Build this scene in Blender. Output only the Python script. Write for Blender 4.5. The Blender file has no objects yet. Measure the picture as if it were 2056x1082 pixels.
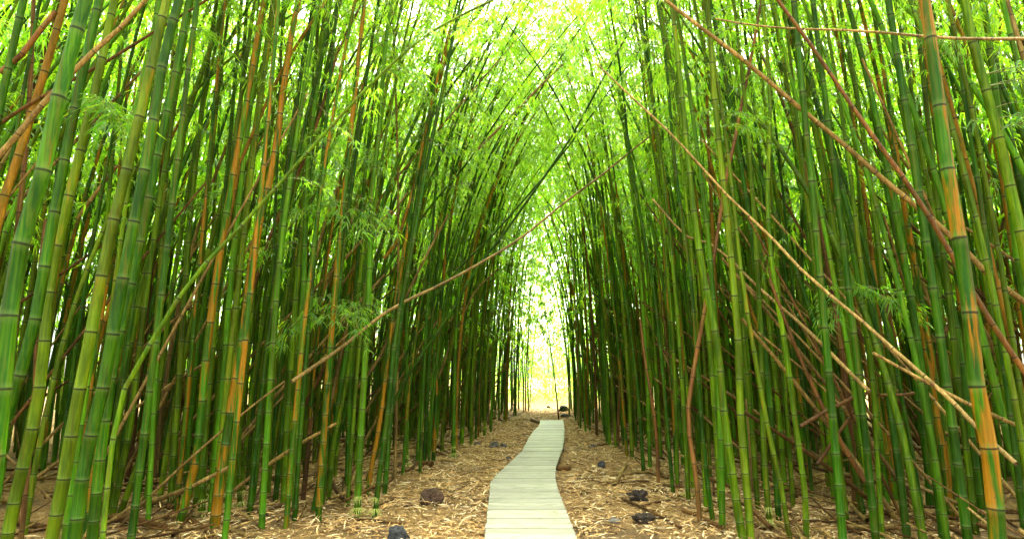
import bpy, math, random
import numpy as np
from math import radians, sin, cos, pi, sqrt
from mathutils import Vector, Matrix

random.seed(11)
rng = np.random.default_rng(11)
scene = bpy.context.scene
col = scene.collection

# ------------------------------------------------------------------ camera
FPX = 1257.0                     # focal length in pixels of the 2056 px wide photograph
CX, CY, HOR = 1028.0, 541.0, 747.0
EYE = 1.5
PITCH = math.atan((HOR - CY) / FPX)
cam_d = bpy.data.cameras.new('camera')
cam_d.sensor_width = 36.0
cam_d.lens = 36.0 * FPX / 2056.0
cam_d.clip_start, cam_d.clip_end = 0.05, 600.0
cam = bpy.data.objects.new('camera', cam_d)
cam.location = (0, 0, EYE)
cam.rotation_euler = (pi / 2 + PITCH, 0, 0)
col.objects.link(cam)
scene.camera = cam

# ------------------------------------------------------------------ light
SUN_EL, SUN_AZ = radians(66), radians(12)       # azimuth clockwise from straight ahead
world = bpy.data.worlds.new('World')
scene.world = world
world.use_nodes = True
wn = world.node_tree.nodes
wn.clear()
sky = wn.new('ShaderNodeTexSky')
sky.sky_type = 'NISHITA'
sky.sun_disc = False
sky.sun_elevation = SUN_EL
sky.sun_rotation = SUN_AZ
sky.air_density, sky.dust_density, sky.ozone_density = 1.0, 5.0, 1.0
hs = wn.new('ShaderNodeHueSaturation')          # overcast: nearly colourless sky
hs.inputs['Saturation'].default_value = 0.25
bg = wn.new('ShaderNodeBackground')
bg.inputs['Strength'].default_value = 0.15
wo = wn.new('ShaderNodeOutputWorld')
wl = world.node_tree.links
wl.new(sky.outputs[0], hs.inputs['Color'])
wl.new(hs.outputs[0], bg.inputs['Color'])
wl.new(bg.outputs[0], wo.inputs['Surface'])

sun_d = bpy.data.lights.new('sun', 'SUN')
sun_d.energy = 1.5
sun_d.angle = radians(25)
sun_d.color = (1.0, 0.96, 0.88)
sun = bpy.data.objects.new('sun', sun_d)
sd = Vector((sin(SUN_AZ) * cos(SUN_EL), cos(SUN_AZ) * cos(SUN_EL), sin(SUN_EL)))
sun.rotation_euler = sd.to_track_quat('Z', 'Y').to_euler()
sun.location = (0, 0, 30)
col.objects.link(sun)

scene.view_settings.view_transform = 'Standard'
scene.view_settings.look = 'None'
scene.view_settings.exposure = 3.85
scene.view_settings.gamma = 1.0
scene.view_settings.use_curve_mapping = False
scene.render.engine = 'CYCLES'
scene.cycles.max_bounces = 8
scene.cycles.diffuse_bounces = 6
scene.cycles.transmission_bounces = 6
scene.cycles.use_denoising = True

# ------------------------------------------------------------------ picture <-> place
def ray(x, y):
    a, b = (x - CX) / FPX, (CY - y) / FPX
    return Vector((a, cos(PITCH) - b * sin(PITCH), sin(PITCH) + b * cos(PITCH)))

def at_depth(x, y, d):
    r = ray(x, y)
    return Vector((0, 0, EYE)) + r * (d / r.y)

def on_ground(x, y, z=0.0):
    r = ray(x, y)
    return Vector((0, 0, EYE)) + r * ((z - EYE) / r.z)

def pixel(p):
    v = Vector(p) - Vector((0, 0, EYE))
    w = v.y * cos(PITCH) + v.z * sin(PITCH)
    u = -v.y * sin(PITCH) + v.z * cos(PITCH)
    return CX + FPX * v.x / w, CY - FPX * u / w

# ------------------------------------------------------------------ materials
def new_mat(name):
    m = bpy.data.materials.new(name)
    m.use_nodes = True
    m.node_tree.nodes.clear()
    return m, m.node_tree.nodes, m.node_tree.links

class NT:
    """small node-tree writer"""
    def __init__(self, m):
        self.n, self.l = m.node_tree.nodes, m.node_tree.links
    def put(self, v, sock):
        if hasattr(v, 'links') or hasattr(v, 'is_linked'):
            self.l.new(v, sock)
        else:
            sock.default_value = v
    def math(self, op, a, b=0.0, c=None, clamp=False):
        n = self.n.new('ShaderNodeMath'); n.operation = op; n.use_clamp = clamp
        self.put(a, n.inputs[0]); self.put(b, n.inputs[1])
        if c is not None: self.put(c, n.inputs[2])
        return n.outputs[0]
    def mix(self, f, a, b, blend='MIX'):
        n = self.n.new('ShaderNodeMix'); n.data_type = 'RGBA'; n.blend_type = blend
        self.put(f, n.inputs[0])
        for v, s in ((a, n.inputs[6]), (b, n.inputs[7])):
            self.put(v if not isinstance(v, tuple) else (*v, 1.0), s)
        return n.outputs[2]
    def noise(self, vec, scale, detail=3.0, rough=0.55, dist=0.0):
        n = self.n.new('ShaderNodeTexNoise'); self.l.new(vec, n.inputs['Vector'])
        n.inputs['Scale'].default_value = scale; n.inputs['Detail'].default_value = detail
        n.inputs['Roughness'].default_value = rough; n.inputs['Distortion'].default_value = dist
        return n.outputs[0]
    def ramp(self, f, a, b):
        n = self.n.new('ShaderNodeMapRange'); n.interpolation_type = 'SMOOTHSTEP'
        self.put(f, n.inputs[0]); n.inputs[1].default_value = a; n.inputs[2].default_value = b
        return n.outputs[0]
    def scaled(self, vec, s, off=None):
        n = self.n.new('ShaderNodeVectorMath'); n.operation = 'MULTIPLY'
        self.l.new(vec, n.inputs[0]); n.inputs[1].default_value = s
        out = n.outputs[0]
        if off is not None:
            a = self.n.new('ShaderNodeVectorMath'); a.operation = 'ADD'
            self.l.new(out, a.inputs[0]); self.l.new(off, a.inputs[1])
            out = a.outputs[0]
        return out
    def obj_coord(self):
        return self.n.new('ShaderNodeTexCoord').outputs['Object']
    def random(self):
        a = self.n.new('ShaderNodeObjectInfo').outputs['Random']
        b = self.n.new('ShaderNodeNewGeometry').outputs['Random Per Island']
        return self.math('FRACT', self.math('ADD', a, b))
    def bsdf(self, color, rough, spec=0.5, bump=None, bump_d=0.002, bump_s=0.5):
        p = self.n.new('ShaderNodeBsdfPrincipled')
        self.put(color if not isinstance(color, tuple) else (*color, 1.0), p.inputs['Base Color'])
        self.put(rough, p.inputs['Roughness'])
        p.inputs['Specular IOR Level'].default_value = spec
        if bump is not None:
            b = self.n.new('ShaderNodeBump'); b.inputs['Distance'].default_value = bump_d
            b.inputs['Strength'].default_value = bump_s
            self.l.new(bump, b.inputs['Height']); self.l.new(b.outputs[0], p.inputs['Normal'])
        return p.outputs[0]
    def out(self, s, vol=None):
        o = self.n.new('ShaderNodeOutputMaterial')
        if s is not None: self.l.new(s, o.inputs['Surface'])
        if vol is not None: self.l.new(vol, o.inputs['Volume'])

def culm_mat(name, ca, cb, patch, patch_lo, patch_hi, node_dark=(0.012, 0.011, 0.005), pale=0.16, rough=0.42, spec=0.09, stain=(0.075, 0.065, 0.004)):
    m, _, _ = new_mat(name); t = NT(m)
    al = t.n.new('ShaderNodeAttribute'); al.attribute_name = 'along'
    al = al.outputs['Fac']
    fr = t.math('FRACT', al)
    rnd = t.random()
    idn = t.math('ADD', t.math('FLOOR', al), t.math('MULTIPLY', rnd, 91.7))
    wnz = t.n.new('ShaderNodeTexWhiteNoise'); wnz.noise_dimensions = '1D'; t.l.new(idn, wnz.inputs['W'])
    seg = wnz.outputs['Value']
    offs = t.n.new('ShaderNodeCombineXYZ')
    for i, k in enumerate((37.0, 53.0, 71.0)):
        t.l.new(t.math('MULTIPLY', rnd, k), offs.inputs[i])
    oc = t.obj_coord()
    streak = t.noise(t.scaled(oc, (70, 70, 1.6), offs.outputs[0]), 1.0, 4.0, 0.6)
    mott = t.noise(t.scaled(oc, (16, 16, 3.0), offs.outputs[0]), 1.0, 4.0, 0.6)
    pn = t.noise(t.scaled(oc, (17, 17, 1.5), offs.outputs[0]), 1.0, 5.0, 0.62, 0.3)
    c = t.mix(t.ramp(streak, 0.37, 0.63), ca, cb)
    c = t.mix(t.math('MULTIPLY', t.ramp(mott, 0.35, 0.75), 0.75), c, tuple(x * 0.4 for x in ca))
    stn = t.noise(t.scaled(oc, (26, 26, 0.9), offs.outputs[0]), 1.0, 5.0, 0.7, 0.2)
    c = t.mix(t.math('MULTIPLY', t.ramp(stn, 0.50, 0.66), 0.6), c, stain)
    k = t.math('MULTIPLY_ADD', seg, 0.6, 0.64)
    k2 = t.math('MULTIPLY_ADD', rnd, 0.5, 0.75)
    kk = t.math('MULTIPLY', k, k2)
    g = t.n.new('ShaderNodeCombineXYZ')
    for i in range(3): t.l.new(kk, g.inputs[i])
    c = t.mix(1.0, c, g.outputs[0], 'MULTIPLY')
    pm = t.ramp(t.math('ADD', pn, t.math('MULTIPLY_ADD', seg, 0.12, -0.06)), patch_lo, patch_hi)
    pcol = t.mix(t.ramp(streak, 0.25, 0.75), patch, tuple(x * 0.45 for x in patch))
    c = t.mix(t.math('MULTIPLY', pm, 0.92), c, pcol)
    # pale bloom under and over a node, dark ring at the node
    up = t.math('SUBTRACT', 1.0, t.ramp(fr, 0.03, 0.12))
    lo = t.ramp(fr, 0.86, 0.975)
    c = t.mix(t.math('MULTIPLY', t.math('MAXIMUM', up, lo), pale), c, (0.17, 0.22, 0.06))
    dn = t.math('MAXIMUM', t.math('SUBTRACT', 1.0, t.ramp(fr, 0.008, 0.03)), t.ramp(fr, 0.978, 0.992))
    c = t.mix(t.math('MULTIPLY', dn, 0.85), c, node_dark)
    spots = t.ramp(t.noise(t.scaled(oc, (60, 60, 42), offs.outputs[0]), 1.0, 2.0, 0.5), 0.7, 0.76)
    c = t.mix(t.math('MULTIPLY', spots, 0.5), c, (0.03, 0.02, 0.008))
    r = t.math('MULTIPLY_ADD', mott, 0.35, rough - 0.12)
    t.out(t.bsdf(c, r, spec, streak, 0.0015, 0.25))
    return m

M = {}
M['G'] = culm_mat('green_culm', (0.040, 0.105, 0.001), (0.105, 0.175, 0.0015), (0.26, 0.17, 0.008), 0.66, 0.78)
M['D'] = culm_mat('deep_green_culm', (0.012, 0.064, 0.0012), (0.042, 0.108, 0.0012), (0.17, 0.075, 0.005), 0.64, 0.78, pale=0.16)
M['B'] = culm_mat('bright_green_culm', (0.042, 0.150, 0.0025), (0.092, 0.210, 0.004), (0.20, 0.20, 0.012), 0.68, 0.82)
M['Y'] = culm_mat('yellow_green_culm', (0.068, 0.130, 0.002), (0.125, 0.180, 0.004), (0.32, 0.20, 0.010), 0.58, 0.74)
M['O'] = culm_mat('orange_patched_culm', (0.014, 0.080, 0.0015), (0.052, 0.130, 0.0025), (0.29, 0.125, 0.005), 0.46, 0.58)
M['R'] = culm_mat('orange_brown_culm', (0.18, 0.085, 0.006), (0.28, 0.145, 0.011), (0.12, 0.11, 0.006), 0.60, 0.72, pale=0.1)
M['S'] = culm_mat('straw_culm', (0.20, 0.12, 0.030), (0.34, 0.22, 0.065), (0.12, 0.06, 0.022), 0.54, 0.74, node_dark=(0.03, 0.018, 0.008), pale=0.05, rough=0.55, spec=0.12)
M['K'] = culm_mat('dark_brown_culm', (0.060, 0.026, 0.007), (0.13, 0.060, 0.016), (0.22, 0.12, 0.035), 0.56, 0.72, node_dark=(0.01, 0.006, 0.003), pale=0.03, rough=0.55, spec=0.1)
M['N'] = culm_mat('chestnut_culm', (0.12, 0.045, 0.007), (0.20, 0.085, 0.016), (0.05, 0.02, 0.005), 0.56, 0.72, node_dark=(0.01, 0.006, 0.003), pale=0.03, rough=0.45, spec=0.2)
TONES = 'GDBYORSK'

def leaf_mat(name, da, db, ta, tb, tmix=0.55):
    m, _, _ = new_mat(name); t = NT(m)
    rnd = t.random()
    d = t.mix(rnd, da, db); tr = t.mix(rnd, ta, tb)
    df = t.n.new('ShaderNodeBsdfPrincipled'); t.l.new(d, df.inputs['Base Color'])
    df.inputs['Roughness'].default_value = 0.45; df.inputs['Specular IOR Level'].default_value = 0.35
    ts = t.n.new('ShaderNodeBsdfTranslucent'); t.l.new(tr, ts.inputs['Color'])
    mx = t.n.new('ShaderNodeMixShader'); mx.inputs[0].default_value = tmix
    t.l.new(df.outputs[0], mx.inputs[1]); t.l.new(ts.outputs[0], mx.inputs[2])
    t.out(mx.outputs[0])
    return m
M['leaf'] = leaf_mat('bamboo_leaf', (0.030, 0.120, 0.008), (0.095, 0.200, 0.010), (0.18, 0.52, 0.012), (0.48, 0.68, 0.022), 0.6)

m, _, _ = new_mat('twig'); t = NT(m); t.out(t.bsdf((0.11, 0.13, 0.02), 0.6, 0.2)); M['twig'] = m
m, _, _ = new_mat('root_fibre'); t = NT(m)
t.out(t.bsdf(t.mix(t.random(), (0.26, 0.31, 0.035), (0.40, 0.37, 0.10)), 0.6, 0.2)); M['tuft'] = m

m, _, _ = new_mat('dry_litter'); t = NT(m)
r = t.random()
c = t.mix(t.ramp(r, 0.0, 0.45), (0.085, 0.04, 0.014), (0.50, 0.30, 0.095))
c = t.mix(t.ramp(r, 0.5, 0.95), c, (0.66, 0.53, 0.28))
t.out(t.bsdf(c, 0.65, 0.2)); M['litter'] = m

m, _, _ = new_mat('litter_ground'); t = NT(m)
oc = t.obj_coord()
n1 = t.noise(oc, 0.9, 5, 0.6); n2 = t.noise(t.scaled(oc, (9, 9, 9)), 1.0, 6, 0.7); n3 = t.noise(t.scaled(oc, (42, 60, 42)), 1.0, 4, 0.7, 1.2)
c = t.mix(t.ramp(n3, 0.41, 0.57), (0.05, 0.028, 0.011), (0.40, 0.235, 0.07))
c = t.mix(t.math('MULTIPLY', t.ramp(n2, 0.45, 0.7), 0.6), c, (0.50, 0.34, 0.14))
c = t.mix(t.math('MULTIPLY', t.ramp(n1, 0.46, 0.64), 0.7), c, (0.10, 0.066, 0.034))
t.out(t.bsdf(c, 0.85, 0.15, n3, 0.03, 1.0)); M['ground'] = m

m, _, _ = new_mat('lava_stone'); t = NT(m)
oc = t.obj_coord()
n2 = t.noise(t.scaled(oc, (12, 12, 12)), 1.0, 6, 0.7)
vo = t.n.new('ShaderNodeTexVoronoi'); vo.inputs['Scale'].default_value = 38; t.l.new(oc, vo.inputs['Vector'])
rr = t.n.new('ShaderNodeObjectInfo').outputs['Color']
c = t.mix(1.0, t.mix(t.ramp(n2, 0.3, 0.7), (0.45, 0.45, 0.45), (1.3, 1.25, 1.2)), rr, 'MULTIPLY')
t.out(t.bsdf(c, 0.85, 0.12, t.math('ADD', n2, t.math('MULTIPLY', vo.outputs['Distance'], 0.6)), 0.02, 0.8)); M['stone'] = m

m, _, _ = new_mat('weathered_deck'); t = NT(m)
oc = t.obj_coord(); rnd = t.n.new('ShaderNodeObjectInfo').outputs['Random']
off = t.n.new('ShaderNodeCombineXYZ'); t.l.new(t.math('MULTIPLY', rnd, 31.0), off.inputs[0]); t.l.new(t.math('MULTIPLY', rnd, 57.0), off.inputs[1])
gr = t.noise(t.scaled(oc, (2.5, 60, 60), off.outputs[0]), 1.0, 4, 0.65)
st = t.noise(t.scaled(oc, (5, 9, 5), off.outputs[0]), 1.0, 4, 0.6)
c = t.mix(gr, (0.245, 0.235, 0.155), (0.36, 0.345, 0.24))
c = t.mix(t.math('MULTIPLY', t.ramp(st, 0.46, 0.66), 0.75), c, (0.175, 0.18, 0.095))
c = t.mix(t.math('MULTIPLY', rnd, 0.7), c, (0.165, 0.16, 0.105))
t.out(t.bsdf(c, 0.55, 0.4, gr, 0.002, 0.5)); M['deck'] = m
m, _, _ = new_mat('dark_timber'); t = NT(m)
oc = t.obj_coord(); gr = t.noise(t.scaled(oc, (8, 8, 8)), 1.0, 5, 0.65)
t.out(t.bsdf(t.mix(gr, (0.025, 0.018, 0.012), (0.09, 0.06, 0.04)), 0.8, 0.2, gr, 0.01, 0.6)); M['timber'] = m

# ------------------------------------------------------------------ mesh helpers
class Buf:
    def __init__(self):
        self.v, self.f, self.nv, self.at, self.mi = [], [], 0, [], []
    def add(self, v, f, along=None, mat=0):
        v = np.asarray(v, dtype=np.float32); f = np.asarray(f, dtype=np.int32)
        self.v.append(v); self.f.append(f + self.nv); self.nv += len(v)
        self.at.append(np.zeros(len(v), np.float32) if along is None else np.asarray(along, np.float32))
        self.mi.append(np.full(len(f), mat, np.int32))
    def mesh(self, name, mats, smooth=True):
        me = bpy.data.meshes.new(name)
        v = np.concatenate(self.v)
        me.vertices.add(len(v)); me.vertices.foreach_set('co', v.ravel())
        fl = [x for x in self.f]
        loops = np.concatenate([x.ravel() for x in fl])
        sizes = np.concatenate([np.full(len(x), x.shape[1], np.int32) for x in fl])
        starts = np.concatenate(([0], np.cumsum(sizes)[:-1])).astype(np.int32)
        me.loops.add(len(loops)); me.loops.foreach_set('vertex_index', loops)
        me.polygons.add(len(sizes)); me.polygons.foreach_set('loop_start', starts)
        me.polygons.foreach_set('loop_total', sizes)
        for mm in mats: me.materials.append(mm)
        me.polygons.foreach_set('material_index', np.concatenate(self.mi))
        me.polygons.foreach_set('use_smooth', np.full(len(sizes), smooth))
        a = me.attributes.new('along', 'FLOAT', 'POINT'); a.data.foreach_set('value', np.concatenate(self.at))
        me.update(calc_edges=True)
        return me

def tube(pts, rad, sides, ref=None):
    pts = np.asarray(pts, float); rad = np.asarray(rad, float)
    n = len(pts)
    tan = np.gradient(pts, axis=0); tan /= np.linalg.norm(tan, axis=1)[:, None] + 1e-9
    if ref is None:
        mt = np.abs(tan.mean(0))
        ref = np.eye(3)[int(np.argmin(mt))]
    s = np.cross(tan, ref); s /= np.linalg.norm(s, axis=1)[:, None] + 1e-9
    q = np.cross(s, tan)
    a = np.arange(sides) * 2 * pi / sides
    ring = s[:, None, :] * np.cos(a)[None, :, None] + q[:, None, :] * np.sin(a)[None, :, None]
    v = (pts[:, None, :] + ring * rad[:, None, None]).reshape(-1, 3)
    i = np.arange(n - 1)[:, None] * sides; j = np.arange(sides)[None, :]; k = (j + 1) % sides
    f = np.stack([i + j, i + k, i + sides + k, i + sides + j], -1).reshape(-1, 4)
    return v, f

def caps(n, sides):
    return [np.arange(sides)[::-1][None, :], (np.arange(sides) + (n - 1) * sides)[None, :]]

def smooth_line(P, step=0.08):
    """Catmull-Rom through P, returned as dense points with their arc length"""
    P = np.asarray(P, float)
    Q = np.vstack([2 * P[0] - P[1], P, 2 * P[-1] - P[-2]])
    out = []
    for i in range(1, len(Q) - 2):
        n = max(2, int(np.linalg.norm(Q[i + 1] - Q[i]) / step))
        t = np.linspace(0, 1, n, endpoint=False)[:, None]
        p0, p1, p2, p3 = Q[i - 1], Q[i], Q[i + 1], Q[i + 2]
        out.append(0.5 * (2 * p1 + (p2 - p0) * t + (2 * p0 - 5 * p1 + 4 * p2 - p3) * t ** 2 + (3 * p1 - p0 - 3 * p2 + p3) * t ** 3))
    out.append(P[-1:])
    D = np.vstack(out)
    s = np.concatenate(([0], np.cumsum(np.linalg.norm(np.diff(D, axis=0), axis=1))))
    return D, s

def on_line(D, s, x):
    return np.stack([np.interp(x, s, D[:, k]) for k in range(3)], -1)

def culm_geo(buf, D, s, r0, sides, taper=0.8, node0=0.17, node1=0.40, rings=4, mat=0, cap=False, lf=12.0, skip=1):
    """a jointed bamboo stem along D; 'along' counts the joints"""
    L = s[-1]
    nodes, x, k = [0.0], 0.0, 0
    while x < L:
        base = node0 + (node1 - node0) * min(1.0, x / 1.6)
        base *= 1.0 - 0.35 * max(0.0, x / L - 0.5) * 2
        x += base * skip * (0.92 + 0.16 * random.random()); nodes.append(min(x, L)); k += 1
    nodes = np.array(nodes)
    pat = {4: ((0.0, 1.09), (0.035, 1.0), (0.95, 1.0), (0.985, 1.06)), 2: ((0.0, 1.06), (0.08, 1.0)), 1: ((0.0, 1.0),)}[rings]
    pos, rad, al = [], [], []
    rr = lambda x: r0 * max(0.12, 1 - taper * (x / lf) ** 1.15)
    for i in range(len(nodes) - 1):
        a, b = nodes[i], nodes[i + 1]
        for tt, k in pat:
            pos.append(a + (b - a) * tt); rad.append(rr(pos[-1]) * k); al.append((i + tt) * (1 if skip == 1 else skip))
    pos.append(L); rad.append(rr(L)); al.append(float(len(nodes) - 1) * (1 if skip == 1 else skip))
    pts = on_line(D, s, np.array(pos))
    v, f = tube(pts, rad, sides)
    buf.add(v, f, np.repeat(al, sides), mat)
    if cap:
        n = len(pos)
        e = v[-sides:]
        ctr = e.mean(0, keepdims=True)
        buf.add(np.vstack([e, ctr]), np.array([[j, (j + 1) % sides, sides] for j in range(sides)]), np.full(sides + 1, 0.5), mat)

# ---- leaf sprays: every blade is a folded lance-shaped leaf
def rot_to(d, roll=0.0):
    d = np.asarray(d, float); d /= np.linalg.norm(d)
    up = np.array([0, 0, 1.0]) if abs(d[2]) < 0.95 else np.array([1.0, 0, 0])
    x = np.cross(d, up); x /= np.linalg.norm(x); z = np.cross(x, d)
    if roll:
        x, z = x * cos(roll) + z * sin(roll), z * cos(roll) - x * sin(roll)
    return np.stack([x, d, z], 1)      # columns: side, along, normal

def blade(p, d, L, W, droop, roll):
    R = rot_to(d, roll)
    pts = np.array([[0, 0, 0], [-W, 0.32 * L, 0.18 * W], [0, 0.36 * L, -0.25 * W], [W, 0.32 * L, 0.18 * W], [0, L, 0]], float)
    v = pts @ R.T
    v[:, 2] -= droop * (pts[:, 1] / L) ** 2 * L
    return v + p

BLADE_F = np.array([[0, 2, 1], [0, 3, 2], [1, 2, 4], [2, 3, 4]])
def spray_template(nl=34, size=0.55, leaf=0.125, width=0.0085, seed=0, flat=False):
    r = random.Random(seed)
    V, F, T = [], [], []
    ax = lambda t: np.array([size * t, 0, 0.10 * size * t - 0.55 * size * t * t])
    twig = [tube(np.array([ax(t) for t in np.linspace(0, 1, 6)]), np.linspace(0.0045, 0.0015, 6), 3)]
    n = 0
    fans = max(4, nl // 6)
    for k in range(fans):
        t = 0.22 + 0.78 * k / (fans - 1)
        p = ax(t)
        side = 1 if k % 2 else -1
        if k < fans - 1:
            a = r.uniform(0.5, 1.1) * side
            q = p + np.array([cos(a), sin(a), -0.25]) * r.uniform(0.08, 0.26) * size
        else:
            a, q = 0.0, p
        m = 0.5 * (p + q); m[2] += 0.01
        twig.append(tube(np.array([p, m, q + 1e-4]), [0.002, 0.0016, 0.001], 3))
        for j in range(nl // fans):
            b = a + (j - (nl // fans - 1) / 2) * 0.42 + r.uniform(-0.25, 0.25)
            d = np.array([cos(b), sin(b), r.uniform(-0.85, -0.05)])
            V.append(blade(q + np.array([r.uniform(-.02, .02), r.uniform(-.02, .02), r.uniform(-.01, .02)]), d, leaf * r.uniform(0.7, 1.25), width * r.uniform(0.8, 1.2), r.uniform(0.15, 0.6), r.uniform(-0.7, 0.7)))
            F.append((np.array([[0, 3, 1], [1, 3, 4]]) if flat else BLADE_F) + n); n += 5
    return np.vstack(V), np.vstack(F), twig

SPRAYS = [spray_template(seed=i, leaf=(0.10, 0.12, 0.14)[i % 3], nl=(30, 36, 42)[i % 3]) for i in range(8)]
BIG = [spray_template(nl=26, size=0.75, leaf=0.15, width=0.0115, seed=40 + i, flat=True) for i in range(6)]     # coarser, for the far mass

def place_sprays(buf, P, az, tilt, size, templates, twigs=True):
    for i in range(len(P)):
        v, f, tw = templates[int(rng.integers(len(templates)))]
        ca, sa, ct, st = cos(az[i]), sin(az[i]), cos(tilt[i]), sin(tilt[i])
        R = np.array([[ca, -sa, 0], [sa, ca, 0], [0, 0, 1]]) @ np.array([[ct, 0, -st], [0, 1, 0], [st, 0, ct]])
        buf.add(v @ R.T * size[i] + P[i], f, None, 0)
        if twigs:
            for tv, tf in tw[: (len(tw) if twigs is True else 1)]:
                buf.add(tv @ R.T * size[i] + P[i], tf, None, 1)

def crown_buf(D, s, start, n, size=(0.8, 1.5), templates=SPRAYS, reach=0.55, twigs=True, keep=None):
    """leafy side branches along the upper part of a stem"""
    b = Buf()
    L = s[-1]
    x = start + (L - start) * rng.random(n) ** 0.85
    if keep is not None:
        q = on_line(D, s, x) + keep
        inside = (q[:, 0] > left_edge(q[:, 1]) + 0.3) & (q[:, 0] < right_edge(q[:, 1]) - 0.3)
        x = x[~inside | (rng.random(n) < np.where(q[:, 1] > 15, 0.2, 0.6))]; n = len(x)
        if n == 0: x = np.array([L * 0.98]); n = 1
    p = on_line(D, s, x)
    az = rng.random(n) * 2 * pi
    ln = (0.15 + reach * rng.random(n)) * np.clip(1.3 - (x - start) / (L - start), 0.4, 1.2)
    tip = p + np.stack([np.cos(az) * ln, np.sin(az) * ln, ln * rng.uniform(0.1, 0.9, n)], -1)
    if twigs:
        for i in range(n):
            mid = 0.5 * (p[i] + tip[i]) + np.array([0, 0, 0.06 * ln[i]])
            v, f = tube(np.array([p[i], mid, tip[i]]), [0.006, 0.0045, 0.003], 3)
            b.add(v, f, None, 1)
    place_sprays(b, tip, az + rng.uniform(-0.5, 0.5, n), rng.uniform(-0.5, 0.5, n), rng.uniform(*size, n), templates, twigs)
    return b

# ------------------------------------------------------------------ object helpers
def link(name, data, parent=None, label=None, cat=None, group=None, kind=None):
    o = bpy.data.objects.new(name, data)
    col.objects.link(o)
    if parent is not None: o.parent = parent
    if label: o['label'] = label
    if cat: o['category'] = cat
    if group: o['group'] = group
    if kind: o['kind'] = kind
    return o

# ------------------------------------------------------------------ edges of the clearing
LE = np.array([(-12, -2.3), (3, -2.25), (5, -2.35), (6, -2.3), (7.2, -1.75), (9, -1.45), (11.2, -1.2), (14, -0.85), (18, -0.3), (22.5, 0.4), (26, 0.85), (30, 1.3), (40, 2.6)])
RE = np.array([(-12, 2.6), (2, 2.5), (5.7, 2.25), (8.8, 1.95), (14, 1.95), (18, 1.75), (22, 1.95), (30, 2.65), (40, 4.0)])
left_edge = lambda y: np.interp(y, LE[:, 0], LE[:, 1])
right_edge = lambda y: np.interp(y, RE[:, 0], RE[:, 1])

def ground_z(x, y):
    u = np.clip((np.minimum(np.abs(x - left_edge(y)), np.abs(x - right_edge(y)))), 0, 1)
    bump = 0.035 * np.sin(1.7 * x + 0.6 * y) * np.sin(1.1 * y - 0.8 * x + 1.0) + 0.02 * np.sin(4.1 * x + 2.0) * np.sin(3.3 * y)
    inside = (x > left_edge(y)) & (x < right_edge(y))
    return bump * np.where(inside, 0.45, 0.45 + 0.55 * u)

# ------------------------------------------------------------------ ground
def build_ground():
    ys = np.concatenate([np.linspace(-60, -2, 24, endpoint=False), np.linspace(-2, 30, 260, endpoint=False), np.linspace(30, 160, 60)])
    xs = np.concatenate([np.linspace(-120, -10, 40, endpoint=False), np.linspace(-10, 10, 180, endpoint=False), np.linspace(10, 120, 41)])
    X, Y = np.meshgrid(xs, ys)
    Z = ground_z(X, Y) + 0.012 * np.sin(X * 9.0 + 1.3 * np.sin(Y * 5.0)) * np.sin(Y * 8.0 + X * 3.0)
    v = np.stack([X, Y, Z], -1).reshape(-1, 3)
    nx, ny = len(xs), len(ys)
    i = np.arange(ny - 1)[:, None] * nx + np.arange(nx - 1)[None, :]
    f = np.stack([i, i + 1, i + nx + 1, i + nx], -1).reshape(-1, 4)
    b = Buf(); b.add(v, f)
    link('ground', b.mesh('ground', [M['ground']]), kind='structure')
build_ground()

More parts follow.
